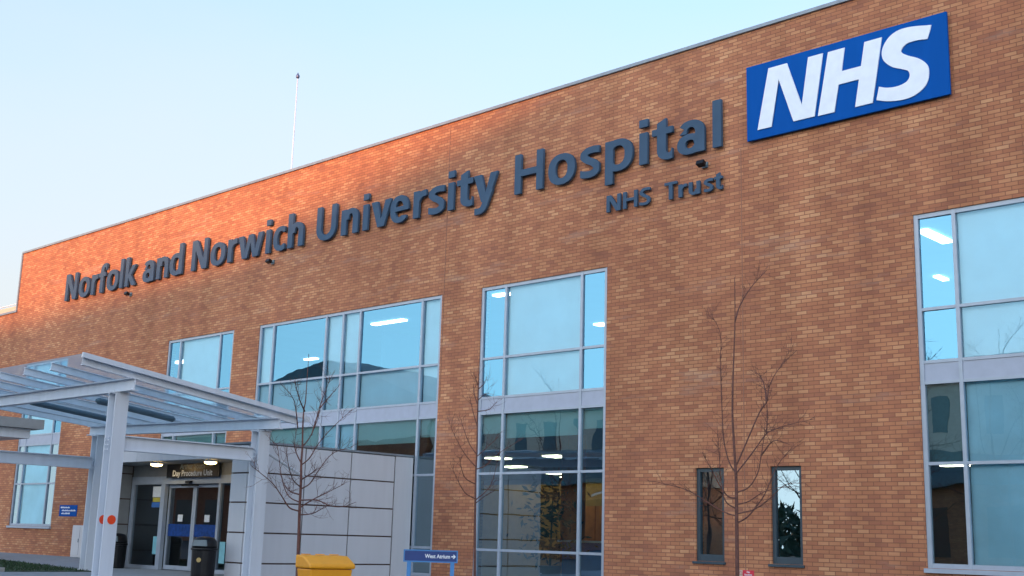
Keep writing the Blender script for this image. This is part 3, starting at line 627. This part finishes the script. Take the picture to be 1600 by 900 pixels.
for x0, x1 in ((-27.41, -26.225), (-26.215, -25.03)):
    lf = MB(); t = .075; y0, y1 = DY+.10, DY+.15; z0, z1 = .03, 1.10+E
    lf.box(x0, x0+t, y0, y1, z0, z1); lf.box(x1-t, x1, y0, y1, z0, z1); lf.box(x0+t, x1-t, y0+.003, y1-.003, z0, z0+.10); lf.box(x0+t, x1-t, y0+.003, y1-.003, z1-.07, z1)
    lo_ = po(lf, 'sliding_door', 'frame')
    po(MB().quad((x0+t-.01,y0+.025,z0+.09),(x1-t+.01,y0+.025,z0+.09),(x1-t+.01,y0+.025,z1-.06),(x0+t-.01,y0+.025,z1-.06)), 'pane', 'glass_door', lo_)
    po(MB().box(x0+t, x1-t, y0+.012, y0+.018, -.16+E, .14+E), 'blue_stripe', 'stripe', lo_)
    xc = (x0+x1)/2
    po(MB().box(xc-.10, xc+.12, y0+.008, y0+.011, .20+E, .37+E), 'notice', 'notice', lo_)
for a, b, c, d_, mt in ((-28.05, -27.66, .80, 1.07, 'notice'), (-28.02, -27.68, .68, .79, 'noteyellow'), (-28.06, -27.68, .54, .67, 'desk'), (-27.84, -27.62, -.62, -.18, 'teal'), (-24.85, -24.62, -.75, -.25, 'teal')):
    po(MB().box(a, b, DY+.02, DY+.024, c+E, d_+E), 'notice', mt)
sn = MB(); sn.box(-26.35, -26.17, DY-.12, DY-.022, 1.12+E, 1.19+E); sn.box(-26.62, -25.88, DY-.05, DY-.022, 1.06+E, 1.09+E); po(sn, 'door_sensor', 'black')
lb_ = MB()                                                           # lobby behind the doors
lb_.quad((-29.05,19.98,.0),(-23.1,19.98,0),(-23.1,19.98,SOF),(-29.05,19.98,SOF)); lb_.quad((-29.05,16.5,0),(-29.05,19.98,0),(-29.05,19.98,SOF),(-29.05,16.5,SOF)); lb_.quad((-23.1,16.5,0),(-23.1,19.98,0),(-23.1,19.98,SOF),(-23.1,16.5,SOF)); lb_.quad((-29.05,16.5,SOF),(-23.1,16.5,SOF),(-23.1,19.98,SOF),(-29.05,19.98,SOF))
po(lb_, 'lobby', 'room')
po(MB().box(-27.6, -24.4, 19.90, 19.97, .9, SOF-.05), 'lobby_wall', 'wood')
po(MB().box(-27.3, -24.6, 19.2, 19.88, .02, 1.0), 'lobby_counter', 'black')
ds = flat_sign('entrance_sign', -27.22, -24.88, 1.265, 1.60, 16.30, 'black', 'dark entrance sign reading Day Procedure Unit above the sliding doors', 'sign', .03)
text_mesh('writing', 'Day Procedure Unit', .20, 'signtext', ds, Matrix.Translation((0, -.033, -.125)) @ FRONT, .004, .002, 'CENTER', 1.08)
text_mesh('writing', 'Arthur South', .19, 'fitting', ds, Matrix.Translation((0, -.033, .045)) @ FRONT, .004, .002, 'CENTER', 1.08)  # white line left unlit, its dimness put into a dark letter colour
for i, (x, y, lb) in enumerate(((-26.80, 15.72, 'lit round bulkhead lamp in the porch soffit left of the entrance sign'), (-24.42, 15.72, 'lit round bulkhead lamp in the porch soffit right of the entrance sign'))):
    s = empty('soffit_lamp', (x, y, SOF)); tag(s, lb, 'lamp', 'soffit lamps over the entrance')
    MB().lathe([(.155, -.001), (.16, -.03), (.148, -.045)]).build('lamp_ring', 'white', s, smooth=False)
    MB().lathe([(.142, -.0455), (.134, -.07), (.095, -.09), (.04, -.10)]).build('lamp_glass', 'lamp', s, smooth=True)

# ------------------------------------------------------------------ steel and glass canopy
AX, AY, BY, CX = -20.03, 10.87, 14.0, -26.5
CA = empty('glass_canopy', (AX, AY, 0)); tag(CA, 'grey steel canopy with sloping glass roof over the entrance path', 'canopy')
def ca(mb, name, mat, **k):
    bmesh.ops.translate(mb.bm, verts=mb.bm.verts, vec=(-AX, -AY, 0)); return mb.build(name, mat, CA, **k)
def hcol(x, y, top):
    b = MB(); b.ibeam((x, y, 0), (x, y, top), .265, .26, .022, up=(1, 0, 0)); b.box(x-.18, x+.18, y-.18, y+.18, .0, .03); b.box(x-.15, x+.15, y-.15, y+.15, top - .002, top + .016)
    for sx in (-1, 1):
        for sy in (-1, 1): b.box(x+sx*.10-.014, x+sx*.10+.014, y+sy*.165-.012, y+sy*.165+.012, .025, .06); b.box(x+sx*.09-.013, x+sx*.09+.013, y+sy*.142-.012, y+sy*.142+.012, top-.03, top+.03)
    for zz in (1.36, 1.44, 1.52, 1.58): b.box(x-.06, x-.035, y-.152, y-.128, zz+E, zz+.025+E); b.box(x+.035, x+.06, y-.152, y-.128, zz+E, zz+.025+E)
    return ca(b, 'column', 'steel')
Z1, Z2L, Z2R = 2.64 + E, 2.36 + E, 2.21 + E
hcol(AX, AY, Z1-.25); hcol(AX, BY, Z2R-.25); hcol(CX, BY, Z2L-.25); hcol(CX, AY, Z1-.25)
ca(MB().ibeam((-27.3, AY, Z1-.12), (-19.5, AY, Z1-.12), .23, .16), 'beam', 'steel')
ca(MB().ibeam((-27.0, BY, Z2L-.115), (-19.42, BY, Z2R-.115), .22, .16), 'beam', 'steel')
for x, z in ((AX, 1.50), (CX, 1.47)): ca(MB().ibeam((x, AY+.16, z+E), (x, BY-.16, z+E), .27, .16), 'tie_beam', 'steel')
def roof_z(x, y):                                                    # underside of the rafters' top flange
    zl = Z1 + .0 + (Z2L - Z1) * (y - AY) / (BY - AY); zr = Z1 + (Z2R - Z1) * (y - AY) / (BY - AY); t = (x + 27) / 7.6
    return zl + (zr - zl) * t
RX = [-19.72, -20.88, -21.95, -23.0, -24.05, -25.1, -26.15, -27.15]
YF, YB = 9.95, 14.62
for k, x in enumerate(RX):
    h = .14
    ca(MB().ibeam((x, YF, roof_z(x, YF) + h/2 + .004), (x, YB, roof_z(x, YB) + h/2 + .004), h, .07, .012), 'rafter', 'steel')
g = MB(); o_ = .19
xa, xb = RX[-1]-.08, RX[0]+.08
P = [(xa, YF-.06, roof_z(xa, YF)+o_), (xb, YF-.06, roof_z(xb, YF)+o_), (xb, YB+.12, roof_z(xb, YB)+o_), (xa, YB+.12, roof_z(xa, YB)+o_)]
g.quad(*P); ca(g, 'glass_roof', 'canopy_glass')
tr = MB(); ts = MB()
tr.bar(Vector(P[1])+Vector((.02, 0, -.02)), Vector(P[2])+Vector((.02, 0, -.02)), .05, .09); ts.bar(Vector(P[0])+Vector((-.02, 0, -.02)), Vector(P[3])+Vector((-.02, 0, -.02)), .05, .09)
ca(tr, 'edge_trim', 'steel'); ca(ts, 'edge_trim', 'steel')
ca(MB().bar(Vector(P[3])+Vector((0, .08, -.06)), Vector(P[2])+Vector((0, .08, -.06)), .13, .11), 'gutter', 'steel')
for x0, ya, yb in ((-24.55, 11.3, 13.3), (-22.45, 11.7, 13.5)):
    b = MB(); za, zb = roof_z(x0, ya) - .06, roof_z(x0, yb) - .06
    b.tube([(x0, ya, za), (x0, ya+.05, za), (x0, yb-.05, zb), (x0, yb, zb)], [.03, .065, .065, .03], 10); ca(b, 'strip_light', 'fitting')
ca(MB().tube([(AX+.02, BY+.16, 1.55+E), (AX-.35, BY+1.38, 1.15+E)], .03, 8), 'brace', 'steel')
dsc = empty('reflector_disc', (AX+.134, AY, .14+E))
tag(dsc, 'round orange reflector disc fixed to the front canopy column', 'reflector')
MB().tube([(0, .01, 0), (.008, .01, 0)], .080, 24).build('disc', 'orange', dsc)                      # on the outer face of the flange
MB().prism([(-.243, -.014, -.08)] + [(-.243, -.014 - .08*math.sin(a), -.08*math.cos(a)) for a in [math.pi*k/12 for k in range(1, 12)]] + [(-.243, -.014, .08)], (.006, 0, 0)).build('half_disc', 'orange', dsc)   # its pair beside the web
# second canopy seen at the left edge
FC = empty('flat_canopy', (-38.6, 16.5, 0)); tag(FC, 'flat grey canopy with deep fascia cut off by the left edge', 'canopy')
XR = -35.71
def fc(mb, name, mat): bmesh.ops.translate(mb.bm, verts=mb.bm.verts, vec=(38.6, -16.5, 0)); return mb.build(name, mat, FC)
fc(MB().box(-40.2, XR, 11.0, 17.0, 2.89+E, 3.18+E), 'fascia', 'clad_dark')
fc(MB().box(-39.9, XR-.25, 11.2, 16.7, 2.60+E, 2.887+E), 'soffit_box', 'steel')
for y in (11.6,): 
    for x in (-39.5, XR-.5): fc(MB().ibeam((x, y, 0), (x, y, 2.597+E), .2, .2, .015, up=(1,0,0)), 'column', 'steel')

# cabinet, bins
cb = empty('meter_cabinet', (-37.55, 19.6, 0)); tag(cb, 'pale grey metal cabinet on the brick wall behind the rear canopy column', 'cabinet')
MB().box(-.78, .30, 0, .39, 0.02, 1.05).build('cabinet_body', 'clad', cb, bevel=.015)
MB().box(-.74, -.25, -.02, -.002, .10, 1.0).build('cabinet_door', 'clad', cb); MB().box(-.22, .25, -.02, -.002, .10, 1.0).build('cabinet_door', 'clad', cb)
MB().box(-.29, -.27, -.04, -.021, .5, .62).build('handle', 'fitting', cb)
def litter_bin(x, y, rz, label):
    s = empty('litter_bin', (x, y, .014), rz); tag(s, label, 'litter bin', 'black litter bins by the entrance')
    MB().lathe([(.235, 0), (.25, .03), (.265, .56), (.275, .565)]).build('bin_body', 'black', s, smooth=False)
    MB().lathe([(.285, .568), (.29, .59), (.285, .61), (.262, .612)]).build('rim', 'black', s)
    hb_ = MB(); hb_.lathe([(.27, .614), (.272, .66), (.255, .76), (.20, .83), (.10, .855), (.02, .86)]); hb_.build('hood', 'black', s, smooth=True)
    MB().prism([(-.17, -.262, .66), (.17, -.262, .66), (.14, -.235, .785), (-.14, -.235, .785)], (0, -.035, -.004)).build('opening', 'fitting', s)
    MB().tube([(0, -.262, .36), (0, -.272, .36)], .05, 16).build('emblem', 'gold', s)
    return s
litter_bin(-23.2, 14.95, rad(35), 'black round litter bin with domed hood in front of the right hand door')
litter_bin(-28.45, 15.75, rad(35), 'black round litter bin at the left of the doors half behind the front column')

# yellow grit bin
gb = empty('grit_bin', (-15.69, 12.37, -.006), 0); n = Vector((.974, -.219)); gb.rotation_euler.z = math.atan2(n.y, n.x) + math.pi/2   # local -y faces n
tag(gb, 'yellow plastic grit bin with sloping lid standing below the left bare tree', 'grit bin')
W_, D_ = .37, .26
def tap(zb, zt, k):   # body widening upward
    b = MB(); vs = []
    for z, s in ((zb, k), (zt, 1)): vs.append([b.bm.verts.new((sx*W_*s, sy*D_*s, z)) for sx, sy in ((-1,-1),(1,-1),(1,1),(-1,1))])
    b.bm.faces.new(vs[0][::-1]); b.bm.faces.new(vs[1])
    for i in range(4): b.bm.faces.new([vs[0][i], vs[0][(i+1)%4], vs[1][(i+1)%4], vs[1][i]])
    return b
tap(0, .46, .86).build('bin_body', 'yellow', gb, bevel=.02)
MB().prism([(-W_-.03, -D_-.04, .465), (-W_-.03, -D_-.04, .535), (-W_-.03, -.02, .66), (-W_-.03, D_+.01, .67), (-W_-.03, D_+.01, .465)], (2*W_+.06, 0, 0)).build('lid', 'yellow', gb, bevel=.025)
hg = MB()
for x in (-.25, 0, .25): hg.box(x-.06, x+.06, D_-.10, D_-.0, .672, .685)
hg.build('hinge', 'yellow', gb)

# low direction sign
nrm = Vector((.70, -.714)).normalized()
dg = empty('direction_sign', (-15.6, 14.6, -.006), math.atan2(nrm.y, nrm.x) + math.pi/2)
tag(dg, 'low blue direction sign reading West Atrium with white arrow on two posts', 'sign')
SW, SZ = .47, .68
fm = MB(); fm.box(-SW, SW, -.03, .03, SZ-.105, SZ-.085); fm.box(-SW, SW, -.03, .03, SZ+.085, SZ+.105); fm.box(-SW, -SW+.02, -.03, .03, SZ-.0845, SZ+.0845); fm.box(SW-.02, SW, -.03, .03, SZ-.0845, SZ+.0845)
fm.build('sign_frame', 'signblue', dg)
MB().box(-SW+.021, SW-.021, -.02, .02, SZ-.084, SZ+.084).build('sign_panel', 'navy', dg)
for x in (-SW+.10, SW-.09): MB().box(x-.035, x+.035, -.028, .028, 0, SZ-.106).build('post', 'signblue', dg)
text_mesh('writing', 'West Atrium', .092, 'signtext', dg, Matrix.Translation((.34, -.022, SZ-.03)) @ FRONT, .0022, .001, 'RIGHT', .88)
MB().prism([(.36, -.0205, SZ-.011), (.405, -.0205, SZ-.011), (.385, -.0205, SZ-.035), (.405, -.0205, SZ-.035), (.437, -.0205, SZ), (.405, -.0205, SZ+.035), (.385, -.0205, SZ+.035), (.405, -.0205, SZ+.011), (.36, -.0205, SZ+.011)], (0, -.003, 0)).build('arrow', 'signtext', dg)

# flagpole behind the parapet
fp = empty('flagpole', (-42.05, 30, ROOF-.1)); tag(fp, 'tall thin white flagpole with ball top rising behind the parapet', 'flagpole')
MB().tube([(0, 0, 0), (0, 0, 20.05 + E - ROOF)], [.034, .026], 12).build('pole', 'pole', fp, smooth=True)
bmb = MB(); bmb.lathe([(.02, -.11), (.07, -.07), (.09, 0), (.07, .07), (.035, .10), (.02, .17)], 16); 
bo = bmb.build('finial', 'ball', fp, smooth=True); bo.location = (0, 0, 20.15 + E - ROOF)

# ------------------------------------------------------------------ bare young trees
def px_ray(x, y):
    q = np.array([(x - 800) / 1871.18, 1, -(y - 450) / 1871.18]); return Vector(M @ q)
def sapling(name_label, foot, trunk_px, br_px, dist, r0, seed, group):
    """branches drawn on the tree's own upright plane, then given depth and twigs"""
    rnd = random.Random(seed)
    base = px_ray(*foot); base = base * (dist / base.length); nx = Vector((base.x, base.y, 0)).normalized(); pd = base.dot(nx)
    def pt(p, dep=0):
        r = px_ray(*p); w = r * (pd / r.dot(nx)); return w * (1 + dep / dist) + Vector((0, 0, E))
    org = pt(foot); org.z = 0
    s = empty('bare_tree', org); tag(s, name_label, 'tree', group)
    def smooth(pts, n=5): return [Vector(v) for v in catmull([tuple(p) for p in pts], n)]
    T = [pt(p) for p in trunk_px]; T.insert(0, Vector((T[0].x, T[0].y, 0)))
    T = smooth(T, 4); L = len(T)
    tb = MB(); tb.tube([p - org for p in T], [r0 * (1 - .86 * (i/(L-1))**.8) for i in range(L)], 8); tb.build('trunk', 'bark', s, smooth=True)
    cbm = MB()
    def twig(p, d_, ln, r, lev):
        pts = [p]; q = p.copy(); v = d_.normalized()
        for k in range(4):
            v = (v + Vector((rnd.gauss(0, .22), rnd.gauss(0, .22), rnd.gauss(.05, .18)))).normalized(); q = q + v * ln / 4; pts.append(q)
        cbm.tube([a - org for a in pts], [r, r*.85, r*.7, r*.5, r*.35], 4)
        if lev > 0:
            for k in range(2): twig(pts[rnd.randint(1, 3)], v + Vector((rnd.gauss(0, .7), rnd.gauss(0, .7), rnd.gauss(.1, .5))), ln * .55, r * .7, lev-1)
    for bp in br_px:
        a = rnd.uniform(-1, 1) * .9; n_ = len(bp)
        pts = smooth([pt(p, a * i/(n_-1)) for i, p in enumerate(bp)], 5); m = len(pts)
        rr = r0 * rnd.uniform(.32, .42)
        cbm.tube([p - org for p in pts], [rr * (1 - .72 * i/(m-1)) for i in range(m)], 5)
        nt = max(4, int(sum((pts[i+1]-pts[i]).length for i in range(m-1)) / .085))
        for k in range(nt):
            i = rnd.randint(int(m*.3), m-2); t = (pts[i+1]-pts[i]).normalized()
            sd = Vector((rnd.gauss(0, 1), rnd.gauss(0, 1), rnd.gauss(.25, .6))).normalized()
            twig(pts[i], t * .8 + sd * .8, rnd.uniform(.14, .40), rr * .26, 1)
    cbm.build('crown', 'bark', s, smooth=True)
    return s
def cv(pts, ox, oy, sc): return [[(ox + x/sc, oy + y/sc) for x, y in b] for b in pts]
G = 'bare young trees in front of the wall'
t3 = cv([[(238,900),(236,750),(235,650),(232,590),(228,520),(224,440),(226,330),(229,250),(231,170),(230,60)]], 1020, 400, 1.8)[0]
b3 = cv([[(231,185),(245,140),(275,90),(320,40)], [(234,612),(215,580),(200,520),(195,440),(190,300),(190,220),(160,155)], [(236,610),(260,580),(290,540),(320,500),(350,485),(380,475),(455,458)],
 [(236,587),(265,520),(300,440),(320,410),(330,360),(360,310),(405,265)], [(238,665),(270,650),(295,610),(305,560),(315,500),(325,470)], [(236,732),(200,720),(150,690),(100,660),(50,645),(0,633)],
 [(236,682),(210,675),(185,640),(165,600),(138,552)], [(238,750),(265,735),(295,700),(320,660),(350,590),(392,538)], [(238,725),(280,715),(320,690),(370,645),(412,638)], [(237,700),(270,690),(310,665),(365,648)],
 [(236,712),(205,690),(192,640),(187,560),(182,490)], [(320,410),(315,370),(300,330)], [(305,560),(340,520),(385,530)], [(320,500),(322,440),(320,400)]], 1020, 400, 1.8)
sapling('bare young tree standing before the two narrow dark windows', (1152.2, 895), t3, b3, 20, .038, 5, G)
t1 = cv([[(292,900),(300,700),(305,540),(312,400),(314,290),(320,200),(322,100),(328,0)]], 380, 640, 3.46)[0] + cv([[(365,700),(375,560),(385,425)]], 380, 440, 3.75)[0]
b1 = cv([[(303,550),(250,530),(210,470),(160,400),(90,340),(50,310)], [(303,500),(260,480),(230,440),(205,350),(185,200),(160,180)], [(306,460),(250,440),(215,390)], [(311,420),(270,380),(245,300),(232,200)],
 [(314,290),(290,240),(278,190),(290,100)], [(311,430),(360,400),(400,340),(480,240),(590,200)], [(312,380),(360,350),(400,320)], [(314,300),(360,260),(410,180),(500,80),(590,0)], [(307,530),(370,490),(450,450),(550,400)],
 [(305,570),(380,560),(450,520)], [(308,490),(400,490),(470,520),(540,525),(610,500)], [(320,200),(360,150),(400,60),(415,0)]], 380, 640, 3.46) + \
 cv([[(320,860),(310,760),(290,680),(220,600)], [(400,900),(430,800),(460,700),(480,650),(510,560)], [(450,740),(500,680),(570,600)], [(360,760),(330,690),(300,580)]], 380, 440, 3.75)
sapling('bare young tree beside the yellow bin against the grey porch wall', (466, 880), t1, b1, 22, .038, 8, G)
t2 = cv([[(245,900),(246,700),(248,560),(250,420),(256,300),(258,150),(262,0)]], 660, 600, 3)[0] + cv([[(230,750),(236,640),(235,595)]], 680, 400, 3.46)[0]
b2 = cv([[(250,540),(200,510),(165,450),(130,370)], [(250,470),(200,440),(180,380),(170,330)], [(252,390),(200,330),(150,240),(115,150)], [(254,330),(220,280),(190,200),(180,160)], [(248,545),(300,500),(330,450),(365,300)],
 [(251,400),(300,380),(350,330),(480,250)], [(255,340),(300,300),(365,240)], [(248,560),(300,520),(340,500)], [(257,200),(235,120),(222,60)]], 660, 600, 3) + \
 cv([[(232,720),(265,690),(278,650)], [(230,780),(265,750),(292,740)], [(228,840),(290,830),(332,790)], [(231,700),(215,650)], [(228,800),(210,740),(208,690)]], 680, 400, 3.46)
sapling('slender bare young tree at the left edge of the tall central window', (742, 895), t2, b2, 23, .031, 11, G)

# ------------------------------------------------------------------ reception furniture seen through the central window
rd = empty('reception_desk', (-17.9, 22.6, .02)); tag(rd, 'blue reception desk inside the tall central window', 'desk')
MB().box(-1.6, 1.7, 0, .7, 0, .95).build('desk_front', 'desk', rd, bevel=.01); MB().box(-1.7, 1.8, -.08, .75, .952, 1.0).build('desk_top', 'white', rd)
ip = empty('indoor_plant', (-19.0, 21.6, .02)); tag(ip, 'tall dark leafy indoor plant behind the central window', 'plant')
MB().lathe([(.22, 0), (.28, .4), (.25, .4)]).build('pot', 'fitting', ip)
lv = MB(); rn = random.Random(4)
for _ in range(420):
    c = Vector((rn.gauss(0, .42), rn.gauss(0, .3), rn.uniform(.5, 2.4))); a = Vector((rn.gauss(0, 1), rn.gauss(0, 1), rn.gauss(0, .6))).normalized(); b_ = a.cross(Vector((rn.gauss(0, 1), rn.gauss(0, 1), rn.gauss(0, 1)))).normalized()
    L_ = rn.uniform(.12, .26); lv.bm.faces.new([lv.bm.verts.new(c + q) for q in (Vector(), a*L_*.5 + b_*L_*.18, a*L_, a*L_*.5 - b_*L_*.18)])
lv.tube([(0, 0, .3), (.04, .02, 2.2)], [.03, .01]); lv.build('foliage', 'leaf', ip)
idr = empty('indoor_door', (-27.0, 33.04, .02)); tag(idr, 'orange wooden double door at the back of the lit reception room', 'door')
MB().box(-1.15, -.02, 0, .05, 0, 2.2).build('door_leaf', 'wood', idr); MB().box(.02, 1.1, 0, .05, 0, 2.2).build('door_leaf', 'wood', idr)

# ------------------------------------------------------------------ the blocks across the car park (mirrored in the windows, shading the wall)
OB = empty('opposite_block', (-60, -32, 0)); tag(OB, 'low brick block with cream upper band and hipped grey roof across the car park', 'building')
def ob(mb, name, mat, root=OB):
    bmesh.ops.translate(mb.bm, verts=mb.bm.verts, vec=-root.location); return mb.build(name, mat, root)
ob(MB().box(-134, -54, -46, -32, 0, 5.2), 'ground_floor', 'brick')
for k in range(15): ob(MB().box(-132 + 5.1*k, -128.6 + 5.1*k, -32.05, -31.98, .9, 3.9), 'window', 'opp_dark')
ob(MB().box(-134.2, -53.8, -46.2, -31.4, 5.205, 6.6), 'fascia', 'opp_teal')
ob(MB().box(-134, -75.3, -46, -32, 6.603, 9.5), 'brick_band', 'brick'); ob(MB().box(-134, -75.3, -46, -32, 9.503, 11.4), 'upper_wall', 'opp_clad')
ob(MB().box(-75.2, -54, -46, -32, 6.603, 7.3), 'brick_band', 'brick'); ob(MB().box(-75.2, -54, -46, -32.2, 7.303, 11.0), 'upper_wall', 'opp_clad')
for k in range(6): ob(MB().box(-74 + 3.3*k, -72.9 + 3.3*k, -32.24, -32.16, 7.8, 10.2), 'window', 'opp_teal')
ob(MB().prism([(-134.3, -31.6, 11.405), (-75.2, -31.6, 11.405), (-79, -31.6, 13.4), (-92, -31.6, 17.7), (-98, -31.6, 17.0), (-108, -31.6, 14.4), (-134.3, -31.6, 13.0)], (0, -14.6, 0)), 'roof', 'opp_roof')
ob(MB().box(-75.0, -53.8, -46.2, -31.8, 11.003, 11.5), 'roof', 'opp_roof')
EB = empty('shading_block', (-5, -32, 0)); tag(EB, 'unseen brick block across the car park with roof stepped to shade the hospital wall', 'building')
ob(MB().box(-36, 26, -46, -32, 0, 5.2), 'ground_floor', 'brick', EB)
for k in range(12): ob(MB().box(-34.5 + 5.1*k, -31.1 + 5.1*k, -32.05, -31.98, .9, 3.9), 'window', 'opp_dark', EB)
ob(MB().box(-36.2, 26.2, -46.2, -31.4, 5.205, 6.6), 'fascia', 'opp_teal', EB)
ob(MB().box(-36, 26, -46, -32.2, 6.603, 11.0), 'upper_wall', 'opp_clad', EB)
for k in range(18): ob(MB().box(-35 + 3.3*k, -33.9 + 3.3*k, -32.24, -32.16, 7.8, 10.2), 'window', 'opp_teal', EB)
ob(MB().prism([(-36.2, -31.8, 11.003), (26, -31.8, 11.003), (26, -31.8, 17.8), (2, -31.8, 17.8), (-1.5, -31.8, 16.7), (-6, -31.8, 15.6), (-10.6, -31.8, 14.6), (-17, -31.8, 13.5), (-36.2, -31.8, 12.8)], (0, -14.4, 0)), 'roof', 'opp_roof', EB)  # unseen roof, its outline shaped to throw the shadow edge onto the brick wall

# bare trees across the car park, mirrored in the ground floor glass
first = [o for o in bpy.data.objects if o.name.startswith('bare_tree')][0]
for x, y, k, rz in ((-36.5, -15, 2.0, .4), (-32.0, -18, 2.3, 2.0), (-41.5, -17, 2.2, 3.3), (-26, -14, 1.9, 4.4), (-22.5, -18, 2.2, 5.4), (-47, -14, 2.0, 1.2)):
    t = copy_tree(first); t.location = (x, y, -.012); t.rotation_euler.z = rz; t.scale = (k * 1.15, k * 1.15, k)
    t['label'] = 'taller bare tree standing across the car park'; t['group'] = 'bare trees across the car park'

# unseen wood added beyond the car park to darken the narrow panes' reflection
fw = MB(); rn = random.Random(12)
for _ in range(9000):
    x = rn.uniform(-150, -20); top = 5.2 + 1.3*math.sin(x*.31) + .9*math.sin(x*.83 + 1) + rn.gauss(0, .5); z = top * rn.random()**.8; y = -78 + rn.gauss(0, 1.6)
    a = Vector((rn.gauss(0, 1), rn.gauss(0, .6), rn.gauss(0, 1))).normalized(); b_ = a.cross(Vector((rn.gauss(0, 1), rn.gauss(0, 1), rn.gauss(0, 1)))).normalized(); c = Vector((x, y, max(z, .1))); q = rn.uniform(.6, 1.5)
    fw.bm.faces.new([fw.bm.verts.new(v) for v in (c + a*q, c + b_*q*.5, c - a*q*.4)])
tag(fw.build('added_wood', 'leaf'), kind='stuff')
